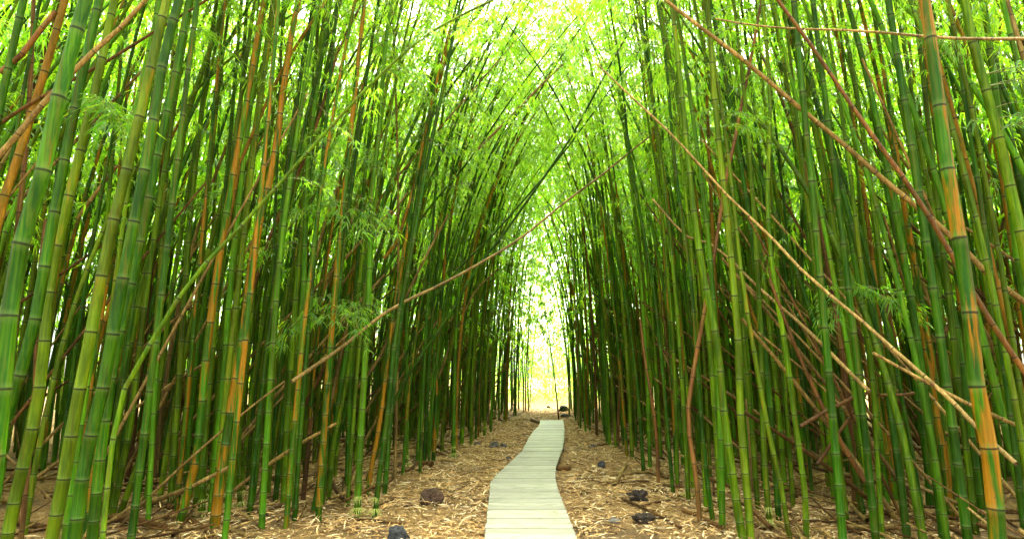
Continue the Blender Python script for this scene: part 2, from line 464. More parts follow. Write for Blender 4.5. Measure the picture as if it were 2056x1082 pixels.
# ------------------------------------------------------------------ boardwalk: every plank a piece
def build_boardwalk():
    ZT = 0.13
    EL = [(972, 1082), (978, 1025), (985, 966), (996, 952), (1010, 940), (1030, 921), (1047, 905), (1056, 890), (1062, 877), (1072, 863), (1082, 855), (1085, 843)]
    ER = [(1160, 1082), (1140, 1030), (1126, 996), (1117, 970), (1115, 950), (1116, 938), (1123, 918), (1130, 900), (1133, 880), (1134, 862), (1131, 843)]
    L = np.array([on_ground(x, y, ZT)[:2] for x, y in EL]); R = np.array([on_ground(x, y, ZT)[:2] for x, y in ER])
    L = np.vstack([[L[0, 0] - 0.05, -2.0], L]); R = np.vstack([[R[0, 0] - 0.02, -2.0], R])
    root = link('boardwalk', None, kind='structure')
    y0, y1, w, gap = -1.5, min(L[-1, 1], R[-1, 1]), 0.19, 0.03
    n = int((y1 - y0) / w)
    for i in range(n):
        ya = y0 + i * w; yb = ya + w - gap
        xl = [np.interp(q, L[:, 1], L[:, 0]) for q in (ya, yb)]; xr = [np.interp(q, R[:, 1], R[:, 0]) for q in (ya, yb)]
        ym = 0.5 * (ya + yb)
        j = random.uniform(-0.006, 0.006)
        xl = [x + j for x in xl]; xr = [x + random.uniform(-0.006, 0.006) for x in xr]
        z = ZT + random.uniform(-0.003, 0.003); tk = 0.035; bv = 0.005
        cx = 0.25 * sum(xl + xr)
        yy = (ya - ym, yb - ym)
        b = Buf()
        lo = [(xl[0] - cx, yy[0], -tk), (xr[0] - cx, yy[0], -tk), (xr[1] - cx, yy[1], -tk), (xl[1] - cx, yy[1], -tk)]
        mid = [(p[0], p[1], -bv) for p in lo]
        top = [(xl[0] - cx + bv, yy[0] + bv, 0), (xr[0] - cx - bv, yy[0] + bv, 0), (xr[1] - cx - bv, yy[1] - bv, 0), (xl[1] - cx + bv, yy[1] - bv, 0)]
        f = [[3, 2, 1, 0], [8, 9, 10, 11]]
        for k in range(4):
            f += [[k, (k + 1) % 4, 4 + (k + 1) % 4, 4 + k], [4 + k, 4 + (k + 1) % 4, 8 + (k + 1) % 4, 8 + k]]
        b.add(lo + mid + top, f)
        o = link('plank', b.mesh('plank', [M['deck']], smooth=False), root)
        o.location = (cx, ym, z); o.rotation_euler = (random.uniform(-0.006, 0.006), random.uniform(-0.003, 0.003), 0)
    for E, sgn in ((L, 1), (R, -1)):
        ys = np.arange(y0, y1, 0.25)
        P = np.stack([np.interp(ys, E[:, 1], E[:, 0]) + sgn * 0.07, ys, np.full(len(ys), 0.045)], -1)
        b = Buf()
        w2, h2 = 0.035, 0.048
        v = np.concatenate([P + np.array(d) for d in ((-w2, 0, -h2), (w2, 0, -h2), (w2, 0, h2), (-w2, 0, h2))]).reshape(4, -1, 3).transpose(1, 0, 2).reshape(-1, 3)
        i = np.arange(len(ys) - 1)[:, None] * 4; j = np.arange(4)[None]; k = (j + 1) % 4
        b.add(v, np.stack([i + j, i + k, i + 4 + k, i + 4 + j], -1).reshape(-1, 4))
        link('side_beam', b.mesh('side_beam', [M['timber']], smooth=False), root)
build_boardwalk()

# ------------------------------------------------------------------ traced living stems
STALKS_XY = []
leaf_mats = [M['leaf'], M['twig']]
SPRAY_ME = []
for i in range(6):
    b = Buf(); v, f, tw = SPRAYS[i]
    b.add(v, f, None, 0)
    for tv, tf in tw: b.add(tv, tf, None, 1)
    SPRAY_ME.append(b.mesh('leaf_spray', leaf_mats, smooth=False))

def tuft_mesh(seed):
    r = random.Random(seed); b = Buf()
    for z, rad, n in ((0.035, 0.115, 34), (0.15, 0.07, 20)):
        for k in range(n):
            a = 2 * pi * k / n + r.uniform(-.1, .1)
            d = np.array([cos(a), sin(a), 0]); q = np.array([-sin(a), cos(a), 0])
            o = rad * r.uniform(0.8, 1.35)
            p0 = d * 0.034 + np.array([0, 0, z + 0.045]); p1 = d * (0.034 + (o - 0.034) * 0.5) + np.array([0, 0, z + r.uniform(0.005, 0.02)]); p2 = d * o + np.array([0, 0, max(0.0, z - r.uniform(0.02, 0.05))])
            w = 0.0028
            b.add([p0 - q * w, p0 + q * w, p1 - q * w, p1 + q * w, p2], [[0, 1, 3, 2]]); b.add([p1 - q * w, p1 + q * w, p2], [[0, 1, 2]])
    return b.mesh('root_tuft', [M['tuft']], smooth=False)
TUFTS = [tuft_mesh(i) for i in range(3)]

def grow_on(P, L, bend, toward):
    """carry a stem on past its last point, arching over towards the path"""
    P = [np.array(p, float) for p in P]
    t = P[-1] - P[-2]; t /= np.linalg.norm(t)
    seg = lambda: sum(np.linalg.norm(P[i + 1] - P[i]) for i in range(len(P) - 1))
    done = seg()
    while done < L:
        st = min(0.8, L - done + 1e-3)
        t = t + np.array([toward[0] * bend, toward[1] * bend, -bend * 0.55]) * st * (0.5 + done / L)
        t /= np.linalg.norm(t)
        P.append(P[-1] + t * st); done += st
    return P

def stalk(pts, w, tone, label, base=False, L=None, sprays=(), tuft=False, group='living bamboo stalks beside the boardwalk', low=None, D=0.085):
    """pts: picture points from the foot upwards; base: the first one stands on the ground"""
    w = w * (0.84 if base else 0.72) if w > 8 else w
    if base:
        g = on_ground(*pts[0]); d = g.y
    else:
        d = FPX * D / w
    P = [at_depth(x, y, d) for x, y in pts]
    if not base:
        v = P[0] - P[1]
        P.insert(0, P[0] + v * (P[0].z / max(1e-3, -v.z)) if v.z < -1e-3 else P[0])
        P[0].x = P[1].x + (P[0].x - P[1].x) * 0.6
    P[0].z = -0.03
    r0 = 0.5 * w * d / FPX
    side = 1.0 if P[0].x < 0.3 else -1.0
    L = L or random.uniform(9.5, 12.5)
    P = [np.array(p) for p in P]
    dy = random.uniform(-0.05, 0.05)
    # a little lean in depth that grows with height
    P = grow_on(P, L, random.uniform(0.015, 0.06), (side * random.uniform(0.5, 1.0), random.uniform(-0.5, 0.4)))
    org = P[0].copy(); org[2] = 0
    P = [p - org for p in P]
    Dn, s = smooth_line(P)
    root = link('bamboo_stalk', None, None, label, 'bamboo', group)
    root.location = org
    STALKS_XY.append((org[0], org[1]))
    b = Buf(); culm_geo(b, Dn, s, r0, 12 if w > 24 else (10 if w > 12 else 8), lf=L)
    link('culm', b.mesh('culm', [M[tone]]), root)
    st = low or max(random.uniform(4.6, 6.0), 0.42 * L)
    cb = crown_buf(Dn, s, st, int(26 + 8 * random.random()), (0.65, 1.15), keep=np.array(org))
    link('crown', cb.mesh('crown', leaf_mats, smooth=False), root)
    for (x, y, size) in [(a + dx, b_ + dy, c_ * f_) for a, b_, c_ in sprays for dx, dy, f_ in ((0, 0, 1.3), (14, -22, 1.0), (-10, 14, 1.1), (20, 8, 1.15))]:
        q = at_depth(x, y, d - 0.12)
        k = int(np.argmin(np.linalg.norm((Dn + org)[:, [0, 2]] - np.array([q.x, q.z - 0.05]), axis=1)))
        foot = Vector(Dn[k])
        o = link('leaf_spray', random.choice(SPRAY_ME), root)
        o.location = foot
        tgt = q - Vector(org) - foot
        o.rotation_euler = (0, random.uniform(-0.2, 0.2), math.atan2(-0.35 * tgt.length - 0.1, tgt.x) if abs(tgt.x) > 0.02 else random.uniform(-2.5, -0.6))
        o.scale = (size,) * 3
    if tuft:
        o = link('root_tuft', random.choice(TUFTS), root); o.scale = (r0 / 0.034,) * 2 + (1.0,); o.rotation_euler = (0, 0, random.random() * 6)
    return root

T = [
 # ---- left side, nearest first
 ([(0, 430), (35, 320), (100, 110), (130, 0)], 28, 'R', 'orange-brown bamboo stalk leaning in at the left edge of the photo, upper half', {}),
 ([(0, 830), (30, 541), (78, 380), (117, 200), (172, 0)], 46, 'D', 'thickest deep green stalk at the far left, crossing in front of the orange-brown one', {'sprays': []}),
 ([(10, 840), (60, 690), (105, 450), (150, 220), (195, 20)], 32, 'D', 'dark green stalk pressed against the right flank of the thickest far-left stalk', {}),
 ([(30, 1000), (75, 810), (105, 541), (145, 370), (187, 200), (230, 0)], 30, 'Y', 'yellow-green stalk carrying a drooping leaf sprig in the upper left corner', {'sprays': [(245, 215, 1.0), (215, 195, 0.7)]}),
 ([(103, 1082), (132, 940), (150, 830), (175, 710), (215, 500), (272, 270), (335, 0)], 33, 'Y', 'broad olive yellow-green stalk, third big one in from the left frame edge', {}),
 ([(150, 1082), (172, 920), (205, 785), (235, 625), (265, 465), (300, 290), (330, 110), (360, 0)], 34, 'D', 'broad deep green stalk with orange stains near its top, left of its close twin', {}),
 ([(185, 1082), (205, 890), (230, 720), (270, 541), (310, 345), (352, 150), (380, 0)], 28, 'D', 'deep green twin stalk rising just right of the broad orange-stained one', {}),
 ([(235, 860), (262, 690), (305, 500), (350, 370), (377, 230), (425, 90), (455, 0)], 21, 'G', 'mid green stalk bending right, above the foot of the long leaning green pole', {}),
 ([(312, 1000), (345, 820), (385, 660), (415, 541), (450, 400), (480, 215), (505, 125), (520, 0)], 16, 'D', 'slim dark green stalk between two lime stalks, with leaf tufts at its upper left', {'sprays': [(470, 260, 0.8)]}),
 ([(420, 1010), (435, 840), (447, 680), (467, 541), (472, 400), (480, 250), (490, 100), (497, 0)], 19, 'G', 'upright mid green stalk with tufts of bright leaves at its upper half', {'sprays': [(470, 105, 0.7), (455, 190, 0.6), (425, 370, 0.7)], 'tuft': True}),
 ([(430, 1066), (440, 980), (465, 820), (485, 690), (505, 541), (520, 450), (550, 320), (580, 100), (600, 0)], 23, 'O', 'orange-patched stalk, amber along most of its length, foot in the lower left litter', {'base': True}),
 ([(350, 1082), (390, 940), (405, 820), (415, 705), (437, 541), (460, 400), (500, 180), (530, 0)], 23, 'O', 'green-footed stalk with a long orange stripe, standing second in from bottom left', {}),
 ([(297, 1060), (305, 890), (315, 710), (330, 541), (345, 380), (370, 200), (400, 0)], 12, 'B', 'lime green upright stalk standing alone over the pale root fans at bottom left', {'base': True}),
 ([(342, 1026), (350, 890), (360, 760), (372, 570), (385, 400), (408, 200), (435, 0)], 16, 'G', 'straight green stalk with two frilled pale root rings at its foot', {'base': True, 'tuft': True}),
 ([(240, 1030), (277, 930), (300, 850), (310, 700), (322, 541), (338, 300), (370, 60)], 14, 'Y', 'yellow-green stalk with a strongly curved foot behind the big left stalks', {'base': True}),
 ([(222, 1045), (232, 1000), (262, 850), (280, 700), (300, 541), (330, 340), (365, 120)], 15, 'G', 'green stalk whose curved foot touches the ground behind the pair of broad left stalks', {'base': True}),
 ([(405, 1040), (410, 900), (420, 780), (432, 640), (452, 470), (470, 300), (500, 80)], 16, 'G', 'yellowish green stalk with double root frills, left of the orange-footed stalk', {'base': True, 'tuft': True}),
 ([(422, 1038), (437, 880), (450, 740), (460, 600), (478, 420), (505, 200), (530, 30)], 15, 'B', 'bright green stalk rising from the same foot as the double-frilled one', {'base': True}),
 ([(455, 1025), (462, 900), (468, 760), (480, 560), (495, 400), (520, 190)], 13, 'Y', 'thin yellow stalk with a pale green root skirt, behind the orange-patched foot', {'base': True, 'tuft': True}),
 ([(483, 1020), (478, 840), (472, 700), (480, 541), (500, 360), (525, 160)], 13, 'G', 'slim green stalk with a kinked waist right of the orange-patched foot', {'base': True, 'tuft': True}),
 ([(500, 1030), (515, 930), (530, 760), (548, 600), (570, 400), (592, 230), (620, 60)], 16, 'D', 'dark green leaning stalk at the left of the clump of bright upright ones', {'base': True}),
 ([(525, 1062), (535, 890), (545, 740), (560, 541), (580, 380), (610, 180), (640, 0)], 15, 'B', 'bright green stalk rooted closest to the lower left log debris, no frill', {'base': True}),
 ([(552, 1010), (575, 790), (597, 606), (612, 430), (640, 220), (680, 20)], 13, 'D', 'deep green stalk between two bright green uprights, leaning right', {'base': True, 'sprays': [(555, 470, 0.9), (550, 230, 0.8)]}),
 ([(592, 1032), (597, 860), (602, 705), (612, 541), (612, 500), (617, 350), (630, 220), (645, 125), (665, 0)], 16, 'B', 'straightest bright green stalk, standing in front left of the leaf fan', {'base': True, 'sprays': [(640, 275, 1.0), (655, 350, 0.7)]}),
 ([(628, 1025), (645, 940), (660, 790), (680, 590), (700, 420), (722, 260), (750, 60)], 13, 'D', 'deep green stalk carrying the big drooping leaf fan at mid height', {'base': True, 'sprays': [(650, 600, 1.1), (690, 610, 1.0), (665, 390, 0.9), (705, 405, 1.0)]}),
 ([(660, 1000), (670, 890), (700, 740), (722, 560), (742, 400), (760, 280)], 11, 'G', 'thin green stalk just behind the leaf fan, right of its stem', {'base': True, 'sprays': [(725, 600, 0.9), (745, 420, 0.9), (735, 310, 0.8)]}),
 ([(697, 975), (700, 840), (707, 690), (720, 500), (735, 330)], 11, 'D', 'thin upright dark stalk two stalks left of the frilled pair by the brown rock', {'base': True}),
 ([(717, 1033), (725, 860), (735, 690), (742, 541), (745, 400), (760, 280), (770, 135), (785, 0)], 16, 'B', 'bright green stalk with a frilled foot, left one of the pair nearest the brown rock', {'base': True, 'tuft': True, 'sprays': [(800, 130, 0.9)]}),
 ([(752, 1035), (765, 930), (780, 820), (795, 665), (820, 541), (845, 400), (867, 280), (890, 175), (925, 0)], 13, 'D', 'deep green stalk with a frilled foot, right one of the pair nearest the brown rock', {'base': True, 'tuft': True}),
 ([(735, 995), (750, 915), (765, 830), (785, 660), (815, 480), (850, 280), (880, 150)], 11, 'O', 'amber-tinted stalk just behind the frilled pair by the brown rock', {'base': True}),
 ([(773, 972), (782, 860), (796, 700), (815, 560), (840, 410), (862, 250)], 10, 'G', 'green stalk just left of the brown log lying among the left stems', {'base': True}),
 ([(816, 938), (817, 790), (817, 616), (830, 450), (852, 280)], 10, 'B', 'light green upright stalk at the left end of the brown log', {'base': True, 'tuft': True}),
 ([(852, 928), (858, 800), (866, 660), (880, 520), (905, 360), (940, 200)], 9, 'D', 'dark stalk behind the right end of the brown log', {'base': True}),
 ([(870, 922), (875, 820), (880, 680), (892, 541), (915, 380), (950, 220)], 10, 'O', 'amber and green stalk rising past the right end of the brown log', {'base': True}),
 ([(910, 918), (912, 816), (915, 676), (925, 541), (945, 400), (980, 250)], 9, 'B', 'bright slender stalk with a pale foot, standing forward of the left row', {'base': True, 'tuft': True}),
 ([(927, 892), (930, 840), (945, 690), (962, 541), (985, 420)], 8, 'G', 'slender green stalk right behind the bright forward one of the left row', {'base': True}),
 ([(795, 800), (850, 706), (900, 636), (955, 541), (1000, 485), (1100, 345), (1150, 270), (1215, 150)], 7, 'D', 'long thin dark stalk arching from the left clump right across the path opening', {'D': 0.05, 'L': 12.5}),
 ([(820, 700), (870, 600), (940, 520), (1000, 460), (1125, 315), (1240, 160)], 5, 'D', 'thinner of the two dark arching stalks that cross the bright opening', {'D': 0.04, 'L': 12.5}),
 ([(770, 560), (820, 450), (880, 325), (930, 215), (975, 125), (1020, 30)], 7, 'D', 'thin dark stalk arching steeply to the top of the opening from the left', {'D': 0.05, 'L': 10}),
 ([(735, 480), (760, 405), (820, 330), (880, 260), (925, 210), (1020, 100)], 7, 'S', 'thin straw stalk arching toward the top of the opening from the left', {'D': 0.05, 'L': 9}),
 ([(700, 640), (760, 560), (860, 420), (940, 325), (1030, 195)], 7, 'D', 'thin dark stalk arching up behind the tan leaning pole', {'D': 0.055, 'L': 10}),
 ([(20, 1030), (45, 920), (70, 800), (100, 640), (128, 480)], 20, 'Y', 'yellow-green stalk with a bare foot in the bottom left corner', {}),
 # ---- right side
 ([(2003, 1082), (1991, 930), (1956, 740), (1941, 541), (1926, 480), (1901, 330), (1873, 110), (1856, 0)], 43, 'O', 'thickest stalk at the far right, green with long orange flames down its length', {'base': False}),
 ([(2090, 700), (2056, 500), (2041, 430), (1996, 240), (1946, 60), (1936, 0)], 31, 'G', 'broad clean green stalk near the top right corner with widely spaced joints', {'sprays': [(2050, 130, 1.0), (2040, 220, 0.9)]}),
 ([(2110, 640), (2056, 400), (2036, 315), (2001, 140), (1971, 0)], 24, 'D', 'deep green stalk closest to the top right corner, steeply tilted', {}),
 ([(1871, 1082), (1861, 920), (1841, 790), (1836, 690), (1816, 541), (1791, 440), (1761, 270), (1731, 110), (1700, 0)], 20, 'D', 'deep green stalk that the two crossing poles pass behind, right side', {}),
 ([(1905, 1082), (1900, 900), (1890, 700), (1876, 450), (1856, 340), (1841, 260), (1821, 125), (1796, 0)], 20, 'G', 'green stalk close along the left flank of the orange-flamed thickest stalk', {}),
 ([(1986, 1082), (1966, 990), (1946, 840), (1916, 640), (1880, 500), (1851, 400), (1836, 300), (1811, 170), (1790, 50)], 22, 'D', 'dark green stalk half hidden at the foot of the orange-flamed thickest stalk', {}),
 ([(1811, 1082), (1796, 990), (1766, 840), (1751, 740), (1736, 640), (1711, 541), (1701, 500), (1671, 380), (1646, 280), (1611, 160), (1571, 25)], 19, 'O', 'dark olive stalk with amber patch at mid height, right of the vivid lime one', {}),
 ([(1761, 1078), (1736, 915), (1716, 790), (1696, 665), (1671, 541), (1641, 390), (1616, 260), (1586, 150), (1553, 10)], 13, 'B', 'vivid lime green slender stalk leaning left behind the brown crossed poles', {'base': True, 'sprays': [(1650, 590, 0.7), (1740, 555, 1.0)]}),
 ([(1618, 1078), (1616, 990), (1596, 840), (1576, 690), (1551, 541), (1541, 400), (1546, 200), (1531, 0)], 14, 'G', 'green stalk standing left of the brown pole that leans across it', {'base': True}),
 ([(1546, 1058), (1533, 890), (1526, 640), (1515, 450), (1500, 250), (1480, 60)], 14, 'G', 'upright green stalk at the right edge of the path litter, plain and unspotted', {'base': True, 'tuft': True}),
 ([(1586, 1080), (1566, 965), (1546, 880), (1520, 740), (1490, 560), (1470, 380)], 12, 'Y', 'olive yellow stalk with slanted foot right of the plain upright one', {'base': True}),
 ([(1771, 1080), (1763, 940), (1756, 810), (1740, 640), (1722, 470), (1700, 300)], 12, 'G', 'thin green stalk between the lime stalk and the olive amber one, lower right', {'base': True}),
 ([(1880, 1060), (1877, 840), (1871, 605), (1858, 420), (1840, 200)], 15, 'D', 'dark upright stalk behind the deep green one by the crossing poles', {}),
 ([(2041, 1062), (2026, 940), (2011, 740), (1990, 560), (1965, 380), (1930, 160)], 16, 'D', 'dark green stalk at the right frame edge beyond the orange-flamed one', {'sprays': [(2045, 810, 0.9), (1985, 735, 0.7)]}),
 ([(1831, 1080), (1816, 990), (1811, 890), (1795, 720), (1775, 560), (1745, 330)], 14, 'G', 'green stalk leaning left beside the deep green one, foot in shade', {}),
 ([(1507, 1080), (1500, 990), (1487, 840), (1482, 690), (1470, 541), (1455, 400), (1435, 200), (1425, 60)], 18, 'Y', 'yellow-green leaning stalk, right one of the big pair beside the path', {'base': True, 'sprays': [(1480, 230, 0.7)]}),
 ([(1492, 1080), (1480, 1015), (1455, 840), (1440, 690), (1410, 541), (1390, 400), (1370, 200), (1350, 20)], 20, 'G', 'broadest green stalk beside the path on the right, left one of the big pair', {'base': True}),
 ([(1536, 1030), (1530, 790), (1520, 541), (1500, 380), (1465, 150), (1435, 20)], 17, 'D', 'deep green tall stalk behind the big right-hand pair', {}),
 ([(1450, 1060), (1448, 900), (1440, 740), (1428, 541), (1405, 340), (1378, 140)], 15, 'B', 'bright green stalk hugging the left side of the big right-hand pair', {'base': True}),
 ([(1432, 1045), (1420, 966), (1410, 866), (1398, 700), (1385, 541), (1370, 450), (1350, 280), (1340, 150), (1325, 40)], 12, 'D', 'dark green stalk next right of the dark brown angled dead stem', {'base': True}),
 ([(1418, 1022), (1412, 900), (1404, 760), (1395, 600), (1380, 420), (1352, 200)], 11, 'G', 'green stalk touching the dark brown angled dead stem at its foot', {'base': True}),
 ([(1381, 1000), (1378, 880), (1370, 730), (1356, 560), (1345, 450), (1325, 300), (1300, 110)], 11, 'O', 'amber and green stalk left of the dark brown angled dead stem', {'base': True, 'tuft': True}),
 ([(1360, 980), (1358, 850), (1352, 700), (1340, 541), (1320, 350), (1300, 240), (1290, 150)], 9, 'G', 'green stalk with a yellowed foot, second left of the dark brown dead stem', {'base': True}),
 ([(1352, 992), (1342, 880), (1330, 740), (1315, 600), (1295, 480), (1265, 325), (1255, 220)], 9, 'D', 'dark stalk whose foot stands right beside the small brown dead stem', {'base': True}),
 ([(1305, 938), (1302, 830), (1296, 700), (1285, 541), (1268, 380)], 8, 'B', 'bright slim stalk at the left edge of the right row, beyond the long stick', {'base': True}),
 ([(1277, 900), (1273, 800), (1266, 680), (1255, 560), (1238, 430)], 8, 'G', 'green slim stalk just beyond the brown twig standing in the right litter', {'base': True}),
 ([(1220, 890), (1216, 790), (1212, 690), (1205, 560), (1190, 430)], 8, 'B', 'bright foremost stalk of the right row, nearest the boardwalk', {'base': True}),
 ([(1254, 895), (1247, 790), (1240, 690), (1230, 560), (1215, 430)], 7, 'D', 'dark stalk second behind the bright foremost one of the right row', {'base': True}),
 ([(1455, 700), (1430, 580), (1415, 541), (1395, 400), (1370, 270), (1345, 130)], 11, 'R', 'orange-brown stalk leaning left across the upper right rows', {'L': 10}),
 ([(1122, 842), (1117, 790), (1110, 730), (1104, 690), (1098, 640)], 3, 'K', 'hair-thin bare stem standing at the far end of the boardwalk', {'base': True, 'L': 4.5}),
]
for pts, w, tone, label, kw in T:
    stalk(pts, w, tone, label, **kw)


# ------------------------------------------------------------------ shared stems for the rows behind
def arch(L, bend, lean, wob, seed):
    r = random.Random(seed)
    z = np.linspace(0, 1, 14)
    ph = r.uniform(0, 6)
    x = bend * z ** 2.1 + lean * z + wob * np.sin(z * 5 + ph) * z
    y = 0.5 * wob * np.sin(z * 4 + ph * 2) * z
    h = L * z * (1 - 0.16 * (abs(bend) / 5) * z ** 2)
    P = np.stack([x, y, h], -1); P[0, 2] = -0.04
    return smooth_line(P)

VARS = []
for i in range(16):
    L = random.uniform(9.0, 13.0); bend = (0.3, 0.6, 0.9, 1.2, 1.5, 1.8, 2.1, 2.4, 2.7, 3.0, 3.4, 3.8, 4.2, 1.0, 2.0, 0.5)[i]
    Dn, s = arch(L, bend, random.uniform(-0.4, 0.7), random.uniform(0.05, 0.3), i)
    b = Buf(); culm_geo(b, Dn, s, 0.040, 8, lf=L)
    me = b.mesh('culm', [M['G']])
    cb = crown_buf(Dn, s, random.uniform(0.36, 0.5) * L, 30, (0.7, 1.2))
    lw = crown_buf(Dn, s, random.uniform(2.6, 4.2), 38, (0.7, 1.2))
    VARS.append((me, cb.mesh('crown', leaf_mats, smooth=False), lw.mesh('low_crown', leaf_mats, smooth=False)))

ORD = 'first second third fourth fifth sixth seventh eighth ninth tenth eleventh twelfth thirteenth fourteenth fifteenth sixteenth seventeenth eighteenth nineteenth twentieth'.split()
ORD += ['twenty-' + w for w in ORD[:9]] + ['thirtieth'] + ['thirty-' + w for w in ORD[:9]] + ['fortieth']
TONE_WORDS = {'G': 'mid green', 'D': 'deep green', 'B': 'bright green', 'Y': 'yellow-green', 'O': 'orange-patched green', 'R': 'orange-brown', 'S': 'straw coloured', 'K': 'dark brown'}

def spots(n, ymin, ymax, depth, sep, taken, bias=1.0, jit=None, edge0=0.0):
    out = []; tries = 0
    pts = list(taken)
    arr = np.array(pts + [(1e6, 1e6)] * (n + 1)); m = len(pts)
    while len(out) < n and tries < n * 60:
        tries += 1
        y = ymin + (ymax - ymin) * rng.random()
        side = -1 if rng.random() < 0.5 else 1
        off = edge0 + depth * rng.random() ** bias
        x = (left_edge(y) - off) if side < 0 else (right_edge(y) + off)
        if np.min((arr[:m, 0] - x) ** 2 + (arr[:m, 1] - y) ** 2, initial=9) < sep * sep: continue
        arr[m] = (x, y); m += 1
        out.append((x, y, side))
    return out

N_TOTAL = 300
n_rows = N_TOTAL - len(STALKS_XY)
cand = []
for (x, y, side) in spots(int(n_rows * 1.5), 4.8, 26, 2.6, 0.19, STALKS_XY, 1.15):
    px, py = pixel((x, y, 0.0))
    if y < 6.4 and 470 < px < 1500: continue
    if px < -260 or px > 2320: continue
    cand.append((x, y, side))
cand.sort(key=lambda c: c[1] + 0.8 * abs(c[0]))
rows = cand[:n_rows]
ROWS_XY = [(x, y) for x, y, _ in rows]
made = []
for i, (x, y, side) in enumerate(rows):
    tone = random.choices('GDBYORSK', (20, 9, 24, 22, 12, 6, 6, 1) if y > 12 else (22, 24, 9, 16, 15, 7, 6, 3) if y > 9 else (30, 32, 12, 12, 14, 0, 0, 0))[0]  # farther rows get lighter tones, standing in for brighter light down the path
    me, cme, low = VARS[random.choice((7, 8, 9, 10, 11, 12)) if side < 0 and y > 8 else (random.choice((3, 4, 5, 6, 7, 8, 9)) if y > 9 else random.choice((0, 1, 2, 3, 4, 5, 6, 13, 15, 8)))]
    if y > 12 and random.random() < 0.35: cme = low
    bend = 0
    made.append([x, y, side, tone, me, cme, bend])
bands = {}
for it in made:
    band = 'near' if it[1] < 9 else ('middle' if it[1] < 15 else 'far')
    bands.setdefault((it[2], it[3], band), []).append(it)
for (side, tone, band), its in bands.items():
    its.sort(key=lambda q: abs(pixel((q[0], q[1], 0))[0] - 1100))
    for k, q in enumerate(its):
        sd_ = 'left' if side < 0 else 'right'
        lab = f"{TONE_WORDS[tone]} bamboo stalk, {ORD[k]} of its colour outward from boardwalk in the {band} {sd_} rows"
        q.append(lab)
for x, y, side, tone, me, cme, bend, lab in made:
    root = link('bamboo_stalk', None, None, lab, 'bamboo', 'bamboo stalks in the rows ' + ('left' if side < 0 else 'right') + ' of the boardwalk')
    root.location = (x, y, 0)
    head = (0 if side < 0 else pi) + random.gauss(0, 0.55)
    root.rotation_euler = (0, 0, head)
    k = random.uniform(0.55, 0.92)
    root.scale = (1, 1, 1)
    c = link('culm', me, root)
    c.scale = (k, k, random.uniform(0.92, 1.1))
    c.material_slots[0].link = 'OBJECT'; c.material_slots[0].material = M[tone]
    if tone not in 'SK':
        cr = link('crown', cme, root); cr.scale = c.scale

